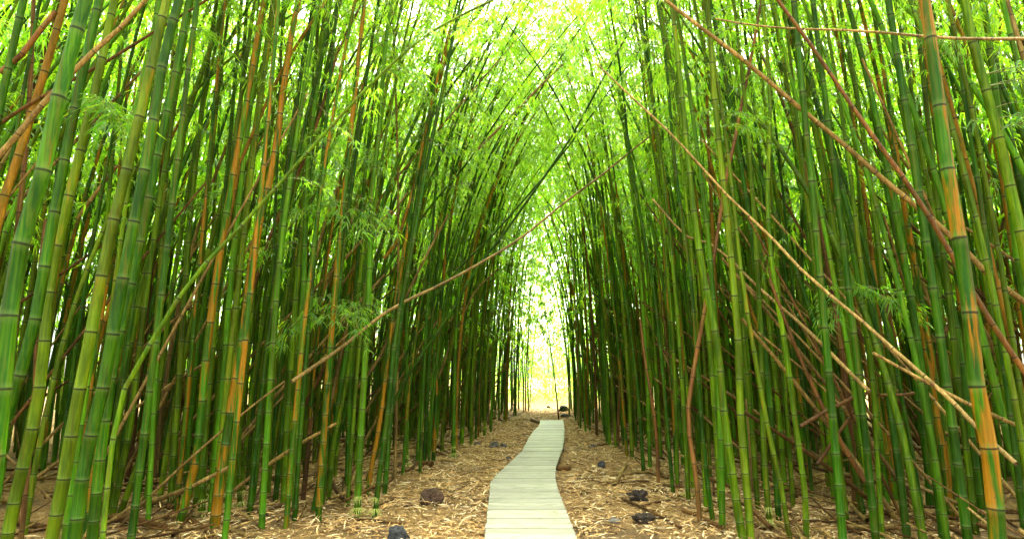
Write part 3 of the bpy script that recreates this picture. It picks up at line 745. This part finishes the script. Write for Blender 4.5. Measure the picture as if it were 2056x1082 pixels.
# ------------------------------------------------------------------ the rest of the grove, as one mass
def build_thicket():
    xy = [(x, y, s) for x, y, s in cand[n_rows:]]
    xy += spots(1150, 4.5, 27, 9.0, 0.155, STALKS_XY + ROWS_XY, 1.0, edge0=1.0)
    xy += spots(420, 4.5, 16, 10.0, 0.2, STALKS_XY, 1.0, edge0=2.0)
    xy += spots(1000, 5, 27, 16.0, 0.25, STALKS_XY, 1.0, edge0=9.0)
    xy += spots(130, 22, 28, 9.0, 0.24, STALKS_XY + ROWS_XY, 1.0, edge0=0.1)
    xy += spots(200, -7, 4.5, 7.0, 0.3, STALKS_XY, 1.0, edge0=0.9)
    xy = [q for q in xy if not (q[1] < 4.6 and -1.2 < q[0] / max(q[1], 0.3) < 1.2)]
    for k in range(240):                                       # beyond a clearing, where the path is lost to sight
        xy.append((rng.uniform(-22, 28), rng.uniform(37, 52), 1 if rng.random() < 0.5 else -1))
    cb, lb = Buf(), Buf()
    tones = [random.choices(range(8), (25, 24, 12, 18, 10, 6, 9, 3) if q[1] < 11 else (24, 10, 26, 26, 6, 4, 4, 0) if q[1] < 34 else (20, 0, 40, 40, 0, 0, 0, 0))[0] for q in xy]  # far stems weighted to brighter colours to imitate the paler light there
    for (x, y, side), tn in zip(xy, tones):
        L = random.uniform(8.5, 13.0)
        az = (0 if side < 0 else pi) + random.gauss(0, 0.8)
        Dn, s = arch(L, random.choice((0.6, 1.2, 2.0, 2.8, 3.6)), random.uniform(-0.5, 0.8), random.uniform(0.05, 0.3), random.random())
        ca, sa = cos(az), sin(az)
        Dn = Dn @ np.array([[ca, sa, 0], [-sa, ca, 0], [0, 0, 1]]) + np.array([x, y, 0])
        culm_geo(cb, Dn, s, random.uniform(0.021, 0.038), 6 if y < 12 and abs(x) < 9 else 5, rings=2 if y < 16 and abs(x) < 10 else 1, skip=1 if y < 16 and abs(x) < 10 else 2, mat=tn, lf=L)
        if tn >= 6: continue
        far = y > 15 or abs(x) > 8
        n = (22 if y > 34 else 13) if far else 11
        st = random.uniform(0.25, 0.45) * L if not far else (random.uniform(0.15, 0.32) if y < 36 else random.uniform(0.02, 0.12)) * L
        nr = math.hypot(x, y) < 11
        c2 = crown_buf(Dn, s, st, n, (0.75, 1.3) if nr else (1.0, 1.8), SPRAYS if nr else BIG, 0.9, False, keep=np.zeros(3))
        off = lb.nv
        for v, f in zip(c2.v, c2.f):
            lb.v.append(v); lb.f.append(f + off)
        lb.nv += c2.nv; lb.at += c2.at; lb.mi += c2.mi
    for k in range(260):                                       # dead stems leaning in the thicket
        y = rng.uniform(6, 24); side = -1 if rng.random() < 0.5 else 1
        x = (left_edge(y) - rng.uniform(1.6, 7)) if side < 0 else (right_edge(y) + rng.uniform(1.6, 7))
        a = rng.uniform(0.3, 0.9) * (1 if rng.random() < 0.85 else -1) * -side
        L = min(rng.uniform(3.0, 7.0), (abs(x - (left_edge(y) if side < 0 else right_edge(y))) - 0.15) / max(0.2, abs(sin(a)))); dy = rng.normal(0, 0.3)
        P = [np.array([x, y, -0.02]) + np.array([sin(a), dy * 0.5, cos(a)]) * L * q + np.array([0, 0, -0.25 * q * q]) for q in (0, .35, .7, 1)]
        Dn, s = smooth_line(P)
        culm_geo(cb, Dn, s, rng.uniform(0.013, 0.026), 6, taper=0.4, rings=2, mat=6 if rng.random() < 0.7 else 7, lf=L)
    # foliage that closes the view: outer flanks, the far side of the clearing, and loose sprays over the path
    def scatter(n, X, Y, Z, size):
        P = np.stack([X, Y, Z], -1)
        n = len(P)
        nr = np.hypot(P[:, 0], P[:, 1]) < 13           # close to the viewer: finer blades
        for q, tmpl, k in ((P[nr], SPRAYS, 0.75), (P[~nr], BIG, 1.0)):
            place_sprays(lb, q, rng.random(len(q)) * 2 * pi, rng.uniform(-0.5, 0.5, len(q)), rng.uniform(*size, len(q)) * k, tmpl, False)
    n = 3800
    Y = rng.uniform(3, 36, n); sg = np.where(rng.random(n) < 0.5, -1, 1); o = rng.uniform(9, 21, n)
    scatter(n, np.where(sg < 0, left_edge(Y) - o, right_edge(Y) + o), Y, 1.6 + 14 * rng.random(n) ** 0.95, (1.1, 2.0))
    n = 3000
    scatter(n, rng.uniform(-22, 28, n), rng.uniform(37, 50, n), 0.3 + 11.5 * rng.random(n) ** 1.1, (1.1, 2.0))
    n = 1500
    scatter(n, rng.uniform(-14, 18, n), rng.uniform(33.5, 39, n), 0.15 + 4.0 * rng.random(n) ** 1.5, (0.9, 1.6))
    n = 650
    scatter(n, rng.uniform(-7, 12, n), rng.uniform(27, 39, n), rng.uniform(9.0, 14.0, n), (1.2, 2.0))  # canopy added above the far end to dim the light on its foliage
    n = 420
    scatter(n, rng.uniform(-1.5, 5.5, n), rng.uniform(29.5, 34, n), 0.1 + 2.6 * rng.random(n) ** 1.4, (0.6, 1.1))
    n = 300
    Y = rng.uniform(29, 36, n); u = rng.uniform(-0.8, 1.8, n)
    scatter(n, left_edge(Y) + u * (right_edge(Y) - left_edge(Y)), Y, 2.2 + 6.0 * rng.random(n), (0.8, 1.3))
    n = 1000
    Y = rng.uniform(2, 24, n); sg = np.where(rng.random(n) < 0.5, -1, 1); o = 0.3 + 9.5 * rng.random(n)
    scatter(n, np.where(sg < 0, left_edge(Y) - o, right_edge(Y) + o), Y, 7.5 + 6.0 * rng.random(n), (0.9, 1.5))
    n = 1250
    Y = 6.5 + 13 * rng.random(n); u = rng.random(n)
    scatter(n, left_edge(Y) + u * (right_edge(Y) - left_edge(Y)), Y, np.clip(3.2 + 0.20 * Y + 7.0 * rng.random(n) ** 1.2, 4.2, 14), (0.7, 1.2))
    link('bamboo_thicket', cb.mesh('bamboo_thicket', [M[t] for t in TONES]), kind='stuff')
    link('bamboo_foliage', lb.mesh('bamboo_foliage', [M['leaf']], smooth=False), kind='stuff')
build_thicket()

# ------------------------------------------------------------------ leaf litter
def build_debris():
    cb = Buf()
    for k in range(1150):
        y = 3.2 + 20 * rng.random() ** 1.4; side = -1 if rng.random() < 0.5 else 1
        o = 0.15 + 6.5 * rng.random() ** 1.5
        x = (left_edge(y) - o) if side < 0 else (right_edge(y) + o)
        L = rng.uniform(0.3, 2.2); az = rng.uniform(0, 6.28); up = abs(rng.normal(0, 0.10)) + (0.35 * rng.random() if rng.random() < 0.12 else 0)
        r0 = 0.005 + 0.022 * rng.random() ** 2
        if o < L: az = pi / 2 + rng.normal(0, 0.3); L = min(L, 0.3 + o)
        if y < 4.6 and abs(x) / y < 0.75: continue
        z = float(ground_z(np.array(x), np.array(y))) + r0 + 0.10 * rng.random() ** 2
        d = np.array([cos(az) * cos(up), sin(az) * cos(up), sin(up)]) * L
        p = np.array([x, y, z])
        Dn, s = smooth_line([p, p + d * 0.5 + np.array([0, 0, -0.03 * L]), p + d], 0.2)
        culm_geo(cb, Dn, s, r0, 5, taper=0.3, rings=2, mat=1 if rng.random() < 0.52 else 0, lf=max(1, L), cap=True)
    for k in range(1400):                                      # loose twigs over the open litter
        y = 3.0 + 18 * rng.random() ** 1.5
        x = left_edge(y) - 0.8 + (right_edge(y) - left_edge(y) + 1.6) * rng.random()
        if 0.02 < pixel((x, y, 0))[0] and -0.45 < x - np.interp(y, (0, 8.6, 13, 20), (0.15, 0.2, 0.75, 1.3)) < 0.45: continue
        L = rng.uniform(0.06, 0.42); az = rng.uniform(0, 6.28); r0 = rng.uniform(0.002, 0.0065)
        p = np.array([x, y, float(ground_z(np.array(x), np.array(y))) + r0 + 0.012]); d = np.array([cos(az), sin(az), rng.normal(0, 0.12)]) * L
        v, f = tube(np.array([p, p + d * 0.5 + np.array([0, 0, rng.normal(0, 0.06) * L]), p + d]), [r0, r0, r0 * 0.6], 4)
        cb.add(v, f, np.full(len(v), 0.5), 1 if rng.random() < 0.75 else 0)
    link('dead_cane_debris', cb.mesh('dead_cane_debris', [M['S'], M['K']]), kind='stuff')
build_debris()

def build_litter():
    n = 150000
    y = 2.5 + 24 * rng.random(n) ** 1.6
    x = left_edge(y) - 2.2 + (right_edge(y) - left_edge(y) + 4.4) * rng.random(n)
    drift = np.sin(x * 2.3 + 1.7 * np.sin(y * 1.9)) * np.sin(y * 2.9 + 1.3 * np.sin(x * 3.1)) + 0.5 * np.sin(x * 7.1 + y * 3.3) * np.sin(y * 6.3 - x * 2.2)
    ok = rng.random(n) < np.clip(0.65 + 0.55 * drift, 0.25, 1.0)
    x, y = x[ok], y[ok]; n = len(x)
    z = ground_z(x, y) + 0.006 + 0.03 * rng.random(n) ** 2
    az = rng.random(n) * 2 * pi; L = 0.03 + 0.15 * rng.random(n) ** 1.8; W = rng.uniform(0.0035, 0.009, n) * np.where(rng.random(n) < 0.015, 2.2, 1.0); L = L * np.where(W > 0.012, 1.6, 1.0); tl = rng.normal(0, 0.25, n)
    d = np.stack([np.cos(az) * np.cos(tl), np.sin(az) * np.cos(tl), np.abs(np.sin(tl))], -1)
    q = np.stack([-np.sin(az), np.cos(az), rng.normal(0, 0.35, n)], -1)
    p = np.stack([x, y, z], -1)
    h = (L * 0.4)[:, None]
    v = np.stack([p, p + d * h - q * W[:, None], p + d * L[:, None] - np.array([0, 0, 1.0]) * (0.12 * L)[:, None], p + d * h + q * W[:, None]], 1).reshape(-1, 3)
    v[:, 2] = np.maximum(v[:, 2], ground_z(v[:, 0], v[:, 1]) + 0.003)
    f = np.arange(n * 4).reshape(-1, 4)
    b = Buf(); b.add(v, f)
    link('leaf_litter', b.mesh('leaf_litter', [M['litter']], smooth=False), kind='stuff')
build_litter()

# ------------------------------------------------------------------ leaning and dead stems
def pole(pts, w, tone, label, d=None, D=None, name='dead_bamboo_pole', cat='bamboo pole', group='dead and leaning bamboo poles', ground=False, sprays=(), taper=0.35):
    """pts: picture points from the butt to the tip, d: depth at butt and tip"""
    D = D or (0.08 if tone == 'K' else 0.06)
    if d is None:
        d = (FPX * D / w,) * 2
    P = []
    n = len(pts)
    seg = [0.0]
    for i in range(1, n): seg.append(seg[-1] + math.hypot(pts[i][0] - pts[i - 1][0], pts[i][1] - pts[i - 1][1]))
    for i, (x, y) in enumerate(pts):
        P.append(at_depth(x, y, d[0] + (d[1] - d[0]) * seg[i] / seg[-1]))
    r0 = 0.39 * w * 0.5 * (d[0] + d[1]) / FPX
    if ground:                                   # carry the butt down to the ground
        v = P[0] - P[1]
        if v.z < -0.02 and P[0].z > 0.05:
            P.insert(0, P[0] + v * (P[0].z / -v.z))
    org = Vector((P[0].x, P[0].y, P[0].z))
    Dn, s = smooth_line([np.array(p - org) for p in P])
    wob = np.sin(np.pi * np.clip(s / s[-1], 0, 1))
    Dn[:, 1] += wob * 0.03 * np.sin(s * 2.1 + w); Dn[:, 2] += wob * 0.012 * np.sin(s * 3.7 + 2 * w) - wob * 0.01 * s[-1]
    b = Buf(); culm_geo(b, Dn, s, r0, 9, taper=taper, node0=0.26, node1=0.34, lf=max(s[-1], 2.0), cap=True)
    if name == 'dead_bamboo_pole':
        o = link(name, b.mesh('dead_bamboo_pole', [M[tone]]), None, label, cat, group)
        o.location = org
    else:
        o = link(name, None, None, label, cat, group); o.location = org
        link('culm', b.mesh('culm', [M[tone]]), o)
        for k in range(sprays or 0):
            sp = link('leaf_spray', random.choice(SPRAY_ME), o)
            i = int(len(Dn) * (0.6 + 0.38 * k / max(1, sprays - 1)))
            sp.location = Dn[i]; sp.rotation_euler = (0, random.uniform(-.3, .3), random.uniform(0, 6.3)); sp.scale = (random.uniform(0.5, 0.75),) * 3
    return o

pole([(208, 1040), (222, 900), (250, 775), (300, 690), (395, 541), (500, 420), (600, 310), (680, 225), (760, 145), (860, 65), (1000, -5)], 13, 'G', 'long thin green stalk leaning diagonally across the left stems to the top of the opening', d=(4.2, 4.6), name='bamboo_stalk', cat='bamboo', group='leaning living stalks', ground=True, sprays=5, taper=0.5)
PO = [
 ([(585, 766), (690, 690), (800, 605), (1000, 497), (1200, 350), (1335, 250)], 8, 'S', 'long tan pole leaning up right across the whole opening at mid height', dict(d=(6.2, 9.5))),
 ([(0, 146), (55, 95), (112, 24)], 15, 'N', 'short dark brown pole at the top left corner, behind the orange-brown stalk', dict(D=.06)),
 ([(-20, 262), (65, 207), (212, 120), (305, 62), (425, -5)], 10, 'K', 'long dark brown pole slanting behind the upper left stalks', dict(D=.042)),
 ([(-10, 322), (30, 280), (100, 200), (190, 100), (230, 65), (300, -8)], 16, 'S', 'thick straw pole slanting to the top edge behind the upper left stalks', dict(D=.058)),
 ([(155, 440), (196, 388), (236, 332)], 10, 'S', 'short straw pole with a broken tip low between the upper left stalks', {}),
 ([(0, 258), (8, 272), (30, 290)], 8, 'K', 'small dark snag at the left frame edge under the long brown pole', {}),
 ([(102, 200), (108, 120), (116, 0)], 9, 'K', 'dark upright dead stem beside the orange-brown stalk at upper left', {}),
 ([(18, 232), (35, 165), (52, 110)], 7, 'K', 'thin dark dead stem in the top left corner gap', {}),
 ([(43, 1082), (57, 890), (70, 740), (82, 541), (92, 440)], 12, 'K', 'dark brown upright dead stem at the lower left between green stalks', dict(D=.05, ground=True)),
 ([(370, 435), (415, 350), (462, 278)], 7, 'K', 'thin dark dead stem crossing behind the upper left leaf tufts', {}),
 ([(510, 165), (548, 80), (590, -5)], 6, 'K', 'thin dark stem slanting out of the top edge left of the long green pole', {}),
 ([(420, 620), (455, 460), (480, 320), (500, 275), (545, 185), (590, 100), (655, 0)], 11, 'R', 'orange-brown pole curving up right to the top edge, left of centre', {}),
 ([(490, 640), (520, 541), (550, 450), (615, 300), (650, 200), (685, 90), (730, 0)], 10, 'N', 'brown pole curving up right to the top edge beside the orange-brown one', {}),
 ([(770, 520), (800, 475), (835, 360), (850, 280), (880, 175), (905, 60)], 9, 'R', 'amber pole beside the deep green stalk left of the opening', {}),
 ([(960, 300), (1040, 215), (1130, 130)], 7, 'S', 'tan pole high in the bright opening pointing up right', dict(D=.05)),
 ([(610, 815), (640, 760), (665, 690)], 11, 'K', 'short dark leaning stem under the leaf fan at the left', {}),
 ([(612, 960), (617, 900), (624, 840)], 13, 'K', 'dark rotten stump between bright stalks at the left', dict(ground=True)),
 ([(240, 905), (262, 800), (300, 690), (330, 640)], 10, 'K', 'dark dead stem with a crooked foot behind the broad left pair', {}),
 ([(350, 860), (380, 770), (400, 690)], 9, 'K', 'dark leaning dead stem left of the orange-striped stalk', {}),
 ([(700, 800), (770, 700), (830, 560), (900, 430)], 8, 'S', 'thin tan pole leaning right behind the frilled pair by the brown rock', {}),
 ([(880, 760), (905, 690), (950, 590), (1000, 540)], 6, 'S', 'small tan pole in the far left row leaning to the opening', {}),
 # right
 ([(2080, 780), (1956, 585), (1916, 520), (1816, 362), (1751, 265), (1646, 110), (1561, 0)], 14, 'N', 'thick reddish dark brown pole falling from the top edge to the right frame edge', dict(D=.05)),
 ([(2075, 620), (1976, 541), (1906, 470), (1796, 372), (1701, 285), (1616, 215), (1516, 132), (1450, 85), (1380, 35), (1335, 0)], 15, 'S', 'thick tan pole falling right, crossing the reddish brown one', dict(D=.065)),
 ([(2070, 78), (1900, 70), (1700, 62), (1516, 48), (1435, 38)], 8, 'S', 'thin straw pole lying nearly level near the top right', dict(d=(3.4, 5.2))),
 ([(2041, 931), (1966, 861), (1891, 781), (1826, 726), (1716, 621), (1621, 541), (1540, 455), (1455, 375), (1400, 320), (1320, 240), (1250, 175), (1200, 130)], 9, 'S', 'longest tan pole, running from the opening down to the lower right', dict(d=(3.9, 6.6))),
 ([(1746, 786), (1701, 741), (1621, 661), (1516, 563), (1440, 492), (1380, 541 - 70), (1310, 400)], 9, 'S', 'tan pole below the longest one, its butt at the brown crossed poles', dict(d=(5.4, 7.5))),
 ([(2070, 866), (1956, 816), (1856, 761), (1753, 708)], 10, 'S', 'tan pole low at the right, passing behind the orange-flamed stalk', dict(D=.04)),
 ([(1741, 856), (1681, 806), (1616, 741), (1521, 666)], 6, 'S', 'thin straw pole low at the right left of the brown crossed poles', dict(D=.03)),
 ([(1846, 891), (1808, 848), (1771, 806)], 8, 'K', 'short dark pole between the deep green stalk and the crossed poles', {}),
 ([(1951, 991), (1922, 960), (1893, 931)], 12, 'K', 'blackened thick stub lying low left of the orange-flamed foot', {}),
 ([(1736, 966), (1681, 871), (1636, 776), (1571, 626), (1545, 560)], 12, 'N', 'dark brown pole leaning left, crossed by a shorter one at lower right', dict(D=.058)),
 ([(1606, 856), (1655, 826), (1711, 798)], 10, 'K', 'grey brown pole end poking left from the crossed poles', dict(D=.045)),
 ([(1764, 793), (1800, 791), (1836, 789)], 8, 'K', 'short level dark pole right of the crossed poles', dict(D=.038)),
 ([(1641, 931), (1690, 858), (1741, 786)], 9, 'K', 'black brown pole leaning right under the crossed poles', dict(D=.045)),
 ([(1951, 485), (1962, 380), (1981, 240)], 8, 'K', 'dark upright snag right of the orange-flamed stalk near the top', {}),
 ([(2006, 340), (1960, 282), (1911, 220)], 7, 'D', 'thin green dead twig slanting between the two far right stalks', {}),
 ([(1896, 450), (1836, 360), (1761, 245)], 9, 'S', 'tan pole between the thick reddish brown and thick tan ones', {}),
 ([(1666, 541), (1640, 470), (1611, 410)], 8, 'S', 'short tan pole behind the vivid lime stalk', {}),
 ([(1771, 591), (1791, 611), (1781, 641), (1801, 676)], 6, 'K', 'kinked dry twig hanging between green stalks on the right', dict(D=.03)),
 ([(1405, 1043), (1398, 960), (1382, 830), (1395, 720), (1412, 620), (1425, 541), (1460, 335), (1467, 320), (1500, 150), (1530, -5)], 12, 'N', 'long dark brown dead stem angled like a bow beside the right path litter', dict(D=.062)),
 ([(1322, 968), (1318, 880), (1308, 800), (1300, 756), (1285, 640)], 9, 'N', 'small upright reddish brown dead stem at the front of the right row', dict(D=.06)),
 ([(1240, 885), (1243, 800), (1246, 700)], 8, 'K', 'dark dead stem just behind the foremost bright stalk of the right row', {}),
 ([(1540, 700), (1500, 600), (1470, 480), (1430, 330), (1390, 200)], 9, 'R', 'amber dead pole leaning left behind the big right-hand pair', {}),
 ([(1330, 860), (1310, 848), (1280, 835)], 6, 'S', 'short pale broken pole low in the front of the right row', {}),
 ([(1512, 1000), (1505, 900), (1498, 800)], 9, 'S', 'upright straw dead stem behind the big right-hand pair', {}),
 ([(1437, 890), (1442, 870), (1447, 860), (1465, 845)], 9, 'S', 'broken pale splinter caught between the right stems', {}),
 ([(1960, 700), (1990, 600), (2010, 480), (2030, 330)], 10, 'K', 'brown dead stem at the far right behind the broad clean green stalk', {}),
 ([(1900, 830), (1885, 720), (1910, 640)], 12, 'K', 'dark brown leaning dead stem just left of the orange-flamed stalk', {}),
]
for pts, w, tone, label, kw in PO:
    pole(pts, w, tone, label, **kw)

# ------------------------------------------------------------------ sticks, logs and stones on the litter
def stick(a, b, w, tone, label, name='fallen_stick', cat='stick', group='sticks on the litter', bend=0.0, lift=(0.0, 0.0)):
    r0 = 0.5 * w * on_ground(*a).y / FPX
    A, B = on_ground(*a), on_ground(*b)
    for p, l in ((A, lift[0]), (B, lift[1])): p.z = ground_z(p.x, p.y) + r0 * 0.75 + l
    mid = 0.5 * (A + B) + Vector((0, 0, 0.01 + bend))
    Dn, s = smooth_line([np.array(Vector((0, 0, 0))), np.array(mid - A), np.array(B - A)])
    bf = Buf(); culm_geo(bf, Dn, s, r0, 8, taper=0.3, node0=0.22, node1=0.3, lf=max(1.0, s[-1]), cap=True)
    v, f = tube(np.array([[0, 0, 0], [0, 0, 0.001]]), [r0, r0], 8)
    o = link(name, bf.mesh(name, [M[tone]]), None, label, cat, group); o.location = A
    return o
for a in [
 ((1215, 955), (1332, 947), 6, 'S', 'long straw stick lying level right of the boardwalk'),
 ((1234, 977), (1266, 920), 8, 'S', 'thick pale stick pointing away from the viewer, crossing the long level one'),
 ((1247, 969), (1304, 968), 5, 'K', 'upper of two short brown sticks lying side by side on the right litter'),
 ((1248, 976), (1296, 977), 5, 'K', 'lower of two short brown sticks lying side by side on the right litter'),
 ((1250, 1005), (1368, 1063), 6, 'K', 'long dark stick slanting down right across the litter by the dark lumps'),
 ((1300, 986), (1370, 999), 5, 'K', 'thin dark stick just under the feet of the right row'),
 ((1290, 1018), (1345, 1008), 5, 'K', 'thin brown stick between the two dark lumps on the right'),
 ((1372, 1030), (1450, 1062), 9, 'K', 'dark split pole at the foot of the bow shaped dead stem'),
 ((1410, 1032), (1470, 1022), 8, 'S', 'pale grey pole behind the foot of the bow shaped dead stem'),
 ((1330, 980), (1400, 983), 9, 'K', 'black wet pole lying behind the right row feet'),
 ((1244, 882), (1275, 897), 6, 'K', 'dark stick lying by the front of the right row'),
 ((1200, 893), (1228, 891), 4, 'K', 'short dark stick beside the small flat grey stone'),
 ((1162, 968), (1192, 962), 4, 'K', 'tiny dark stick near the right boardwalk edge'),
 ((1395, 1000), (1380, 955), 7, 'S', 'pale flat sheath strip leaning on the bow shaped dead stem'),
 ((700, 1042), (805, 1054), 6, 'K', 'long dark stick in front of the frilled pair at the left'),
 ((783, 953), (868, 941), 4, 'K', 'thin grey stick lying below the brown log'),
 ((885, 924), (920, 929), 4, 'S', 'thin straw stick right of the brown log'),
 ((760, 1012), (790, 1003), 4, 'K', 'thin bent twig left of the brown rock'),
 ((808, 1015), (838, 1018), 4, 'K', 'short twig lying just left under the brown rock'),
 ((225, 1048), (330, 1076), 17, 'K', 'thick black rotten pole lying across the bottom left litter'),
 ((370, 1050), (425, 1080), 12, 'K', 'reddish brown split pole near the orange-patched foot'),
 ((440, 1065), (510, 1082), 9, 'S', 'pale straw pole lying at the bottom left, right of the orange-patched foot'),
 ((300, 1018), (350, 1032), 14, 'K', 'black pole lying behind the lime upright stalk'),
 ((470, 1030), (505, 1050), 9, 'S', 'short straw pole behind the kinked slim stalk'),
 ((440, 1060), (505, 1048), 5, 'K', 'thin dark twig over the straw pole at bottom left'),
 ((328, 1056), (352, 1033), 10, 'K', 'short dark stub pointing up right beside the frilled green stalk'),
 ((20, 1050), (90, 1062), 12, 'K', 'dark pole lying in the bottom left corner'),
 ((905, 880), (955, 872), 4, 'K', 'thin dark stick in the far left litter'),
 ((860, 905), (895, 915), 6, 'K', 'dark leaning stick behind the brown log'),
 ((1540, 1020), (1620, 985), 10, 'K', 'dark grey pole lying among the right stems'),
 ((1640, 1040), (1720, 1055), 9, 'S', 'straw pole lying among the right stems'),
 ((1690, 1060), (1790, 1035), 9, 'K', 'brown pole lying under the vivid lime stalk'),
 ((1830, 1040), (1930, 1068), 9, 'S', 'straw pole lying low at the far right'),
]:
    stick(*a)
stick((838, 934), (868, 936), 13, 'K', 'short thick brown log lying among the left stems', name='fallen_log', cat='log', group='logs on the litter')
stick((1117, 943), (1145, 942), 12, 'K', 'dark squat log butting the right edge of the boardwalk', name='fallen_log', cat='log', group='logs on the litter')
stick((1068, 846), (1082, 852), 8, 'K', 'dark log end against the far left edge of the boardwalk', name='fallen_log', cat='log', group='logs on the litter')

def stone(x, y, w, h, label, color, seed, name='rock', cat='rock', jag=0.18, group='stones on the litter'):
    """x, y: foot of the stone in the picture"""
    import bmesh
    p = on_ground(x, y); k = p.y / FPX
    bm = bmesh.new(); bmesh.ops.create_icosphere(bm, subdivisions=4, radius=1.0)
    r = random.Random(seed)
    dirs = [(Vector((r.gauss(0, 1), r.gauss(0, 1), r.gauss(0, 1))).normalized(), r.uniform(0.62, 0.95)) for _ in range(14)]
    from mathutils import noise
    for v in bm.verts:
        n = v.co.normalized(); s = 1.0
        for dd, c in dirs:
            q = n.dot(dd)
            if q > 1e-3: s = min(s, c / q if c / q < 1 else 1.0)
        s *= 1 + jag * (noise.noise(n * 2.3 + Vector((seed, 0, 0))) + 0.5 * noise.noise(n * 6 + Vector((0, seed, 0))))
        v.co = n * s
    sx, sz = 0.5 * w * k, 0.62 * h * k
    for v in bm.verts:
        v.co = Vector((v.co.x * sx, v.co.y * sx * 0.8, v.co.z * sz))
    me = bpy.data.meshes.new(name); bm.to_mesh(me); bm.free()
    me.materials.append(M['stone'])
    o = link(name, me, None, label, cat, group)
    o.location = (p.x, p.y + sx * 0.6, ground_z(p.x, p.y) + sz * 0.42); o.rotation_euler = (0, 0, r.uniform(-0.3, 0.3))
    o.color = (*color, 1)
    return o
BR, GR, BK = (0.075, 0.046, 0.026), (0.095, 0.09, 0.08), (0.042, 0.032, 0.022)
for a in [
 (865, 1014, 50, 34, 'big dark brown rock lying left of the boardwalk', BR, 3),
 (797, 1092, 46, 36, 'blue-black rock cut by the bottom edge of the photo', (0.042, 0.044, 0.042), 5),
 (993, 899, 24, 14, 'grey blue stone, larger of two touching stones left of the boardwalk bend', GR, 7),
 (1011, 899, 14, 11, 'small grey stone touching the larger grey blue one', GR, 8),
 (958, 891, 14, 7, 'small flat grey stone far left of the boardwalk bend', GR, 9),
 (1209, 938, 18, 14, 'small round dark grey stone alone on the right litter', (0.05, 0.052, 0.055), 10),
 (1190, 897, 16, 8, 'small flat grey stone by the front of the right row', GR, 11),
 (1022, 924, 14, 9, 'dark grey stone half under the left boardwalk edge', GR, 12),
 (1132, 826, 24, 14, 'mossy dark boulder beyond the end of the boardwalk on the right', (0.03, 0.045, 0.02), 13),
 (1136, 838, 22, 8, 'flat blue-grey slab stone beside the end of the boardwalk', GR, 14),
 (1102, 819, 8, 5, 'tiny dark stone on the bright path beyond the boardwalk', BK, 15),
 (1128, 907, 10, 8, 'dark small stone tucked against the right boardwalk edge', BK, 16),
 (1235, 1048, 26, 9, 'flat grey stone sunk in the litter at lower right', (0.16, 0.15, 0.12), 17),
]:
    stone(*a)
stone(1282, 1008, 38, 24, 'upper black crumbly clod on the right litter', BK, 21, 'soil_clod', 'clod', 0.45, 'black clods')
stone(1296, 1052, 42, 24, 'lower black crumbly clod under the long dark stick', BK, 22, 'soil_clod', 'clod', 0.45, 'black clods')
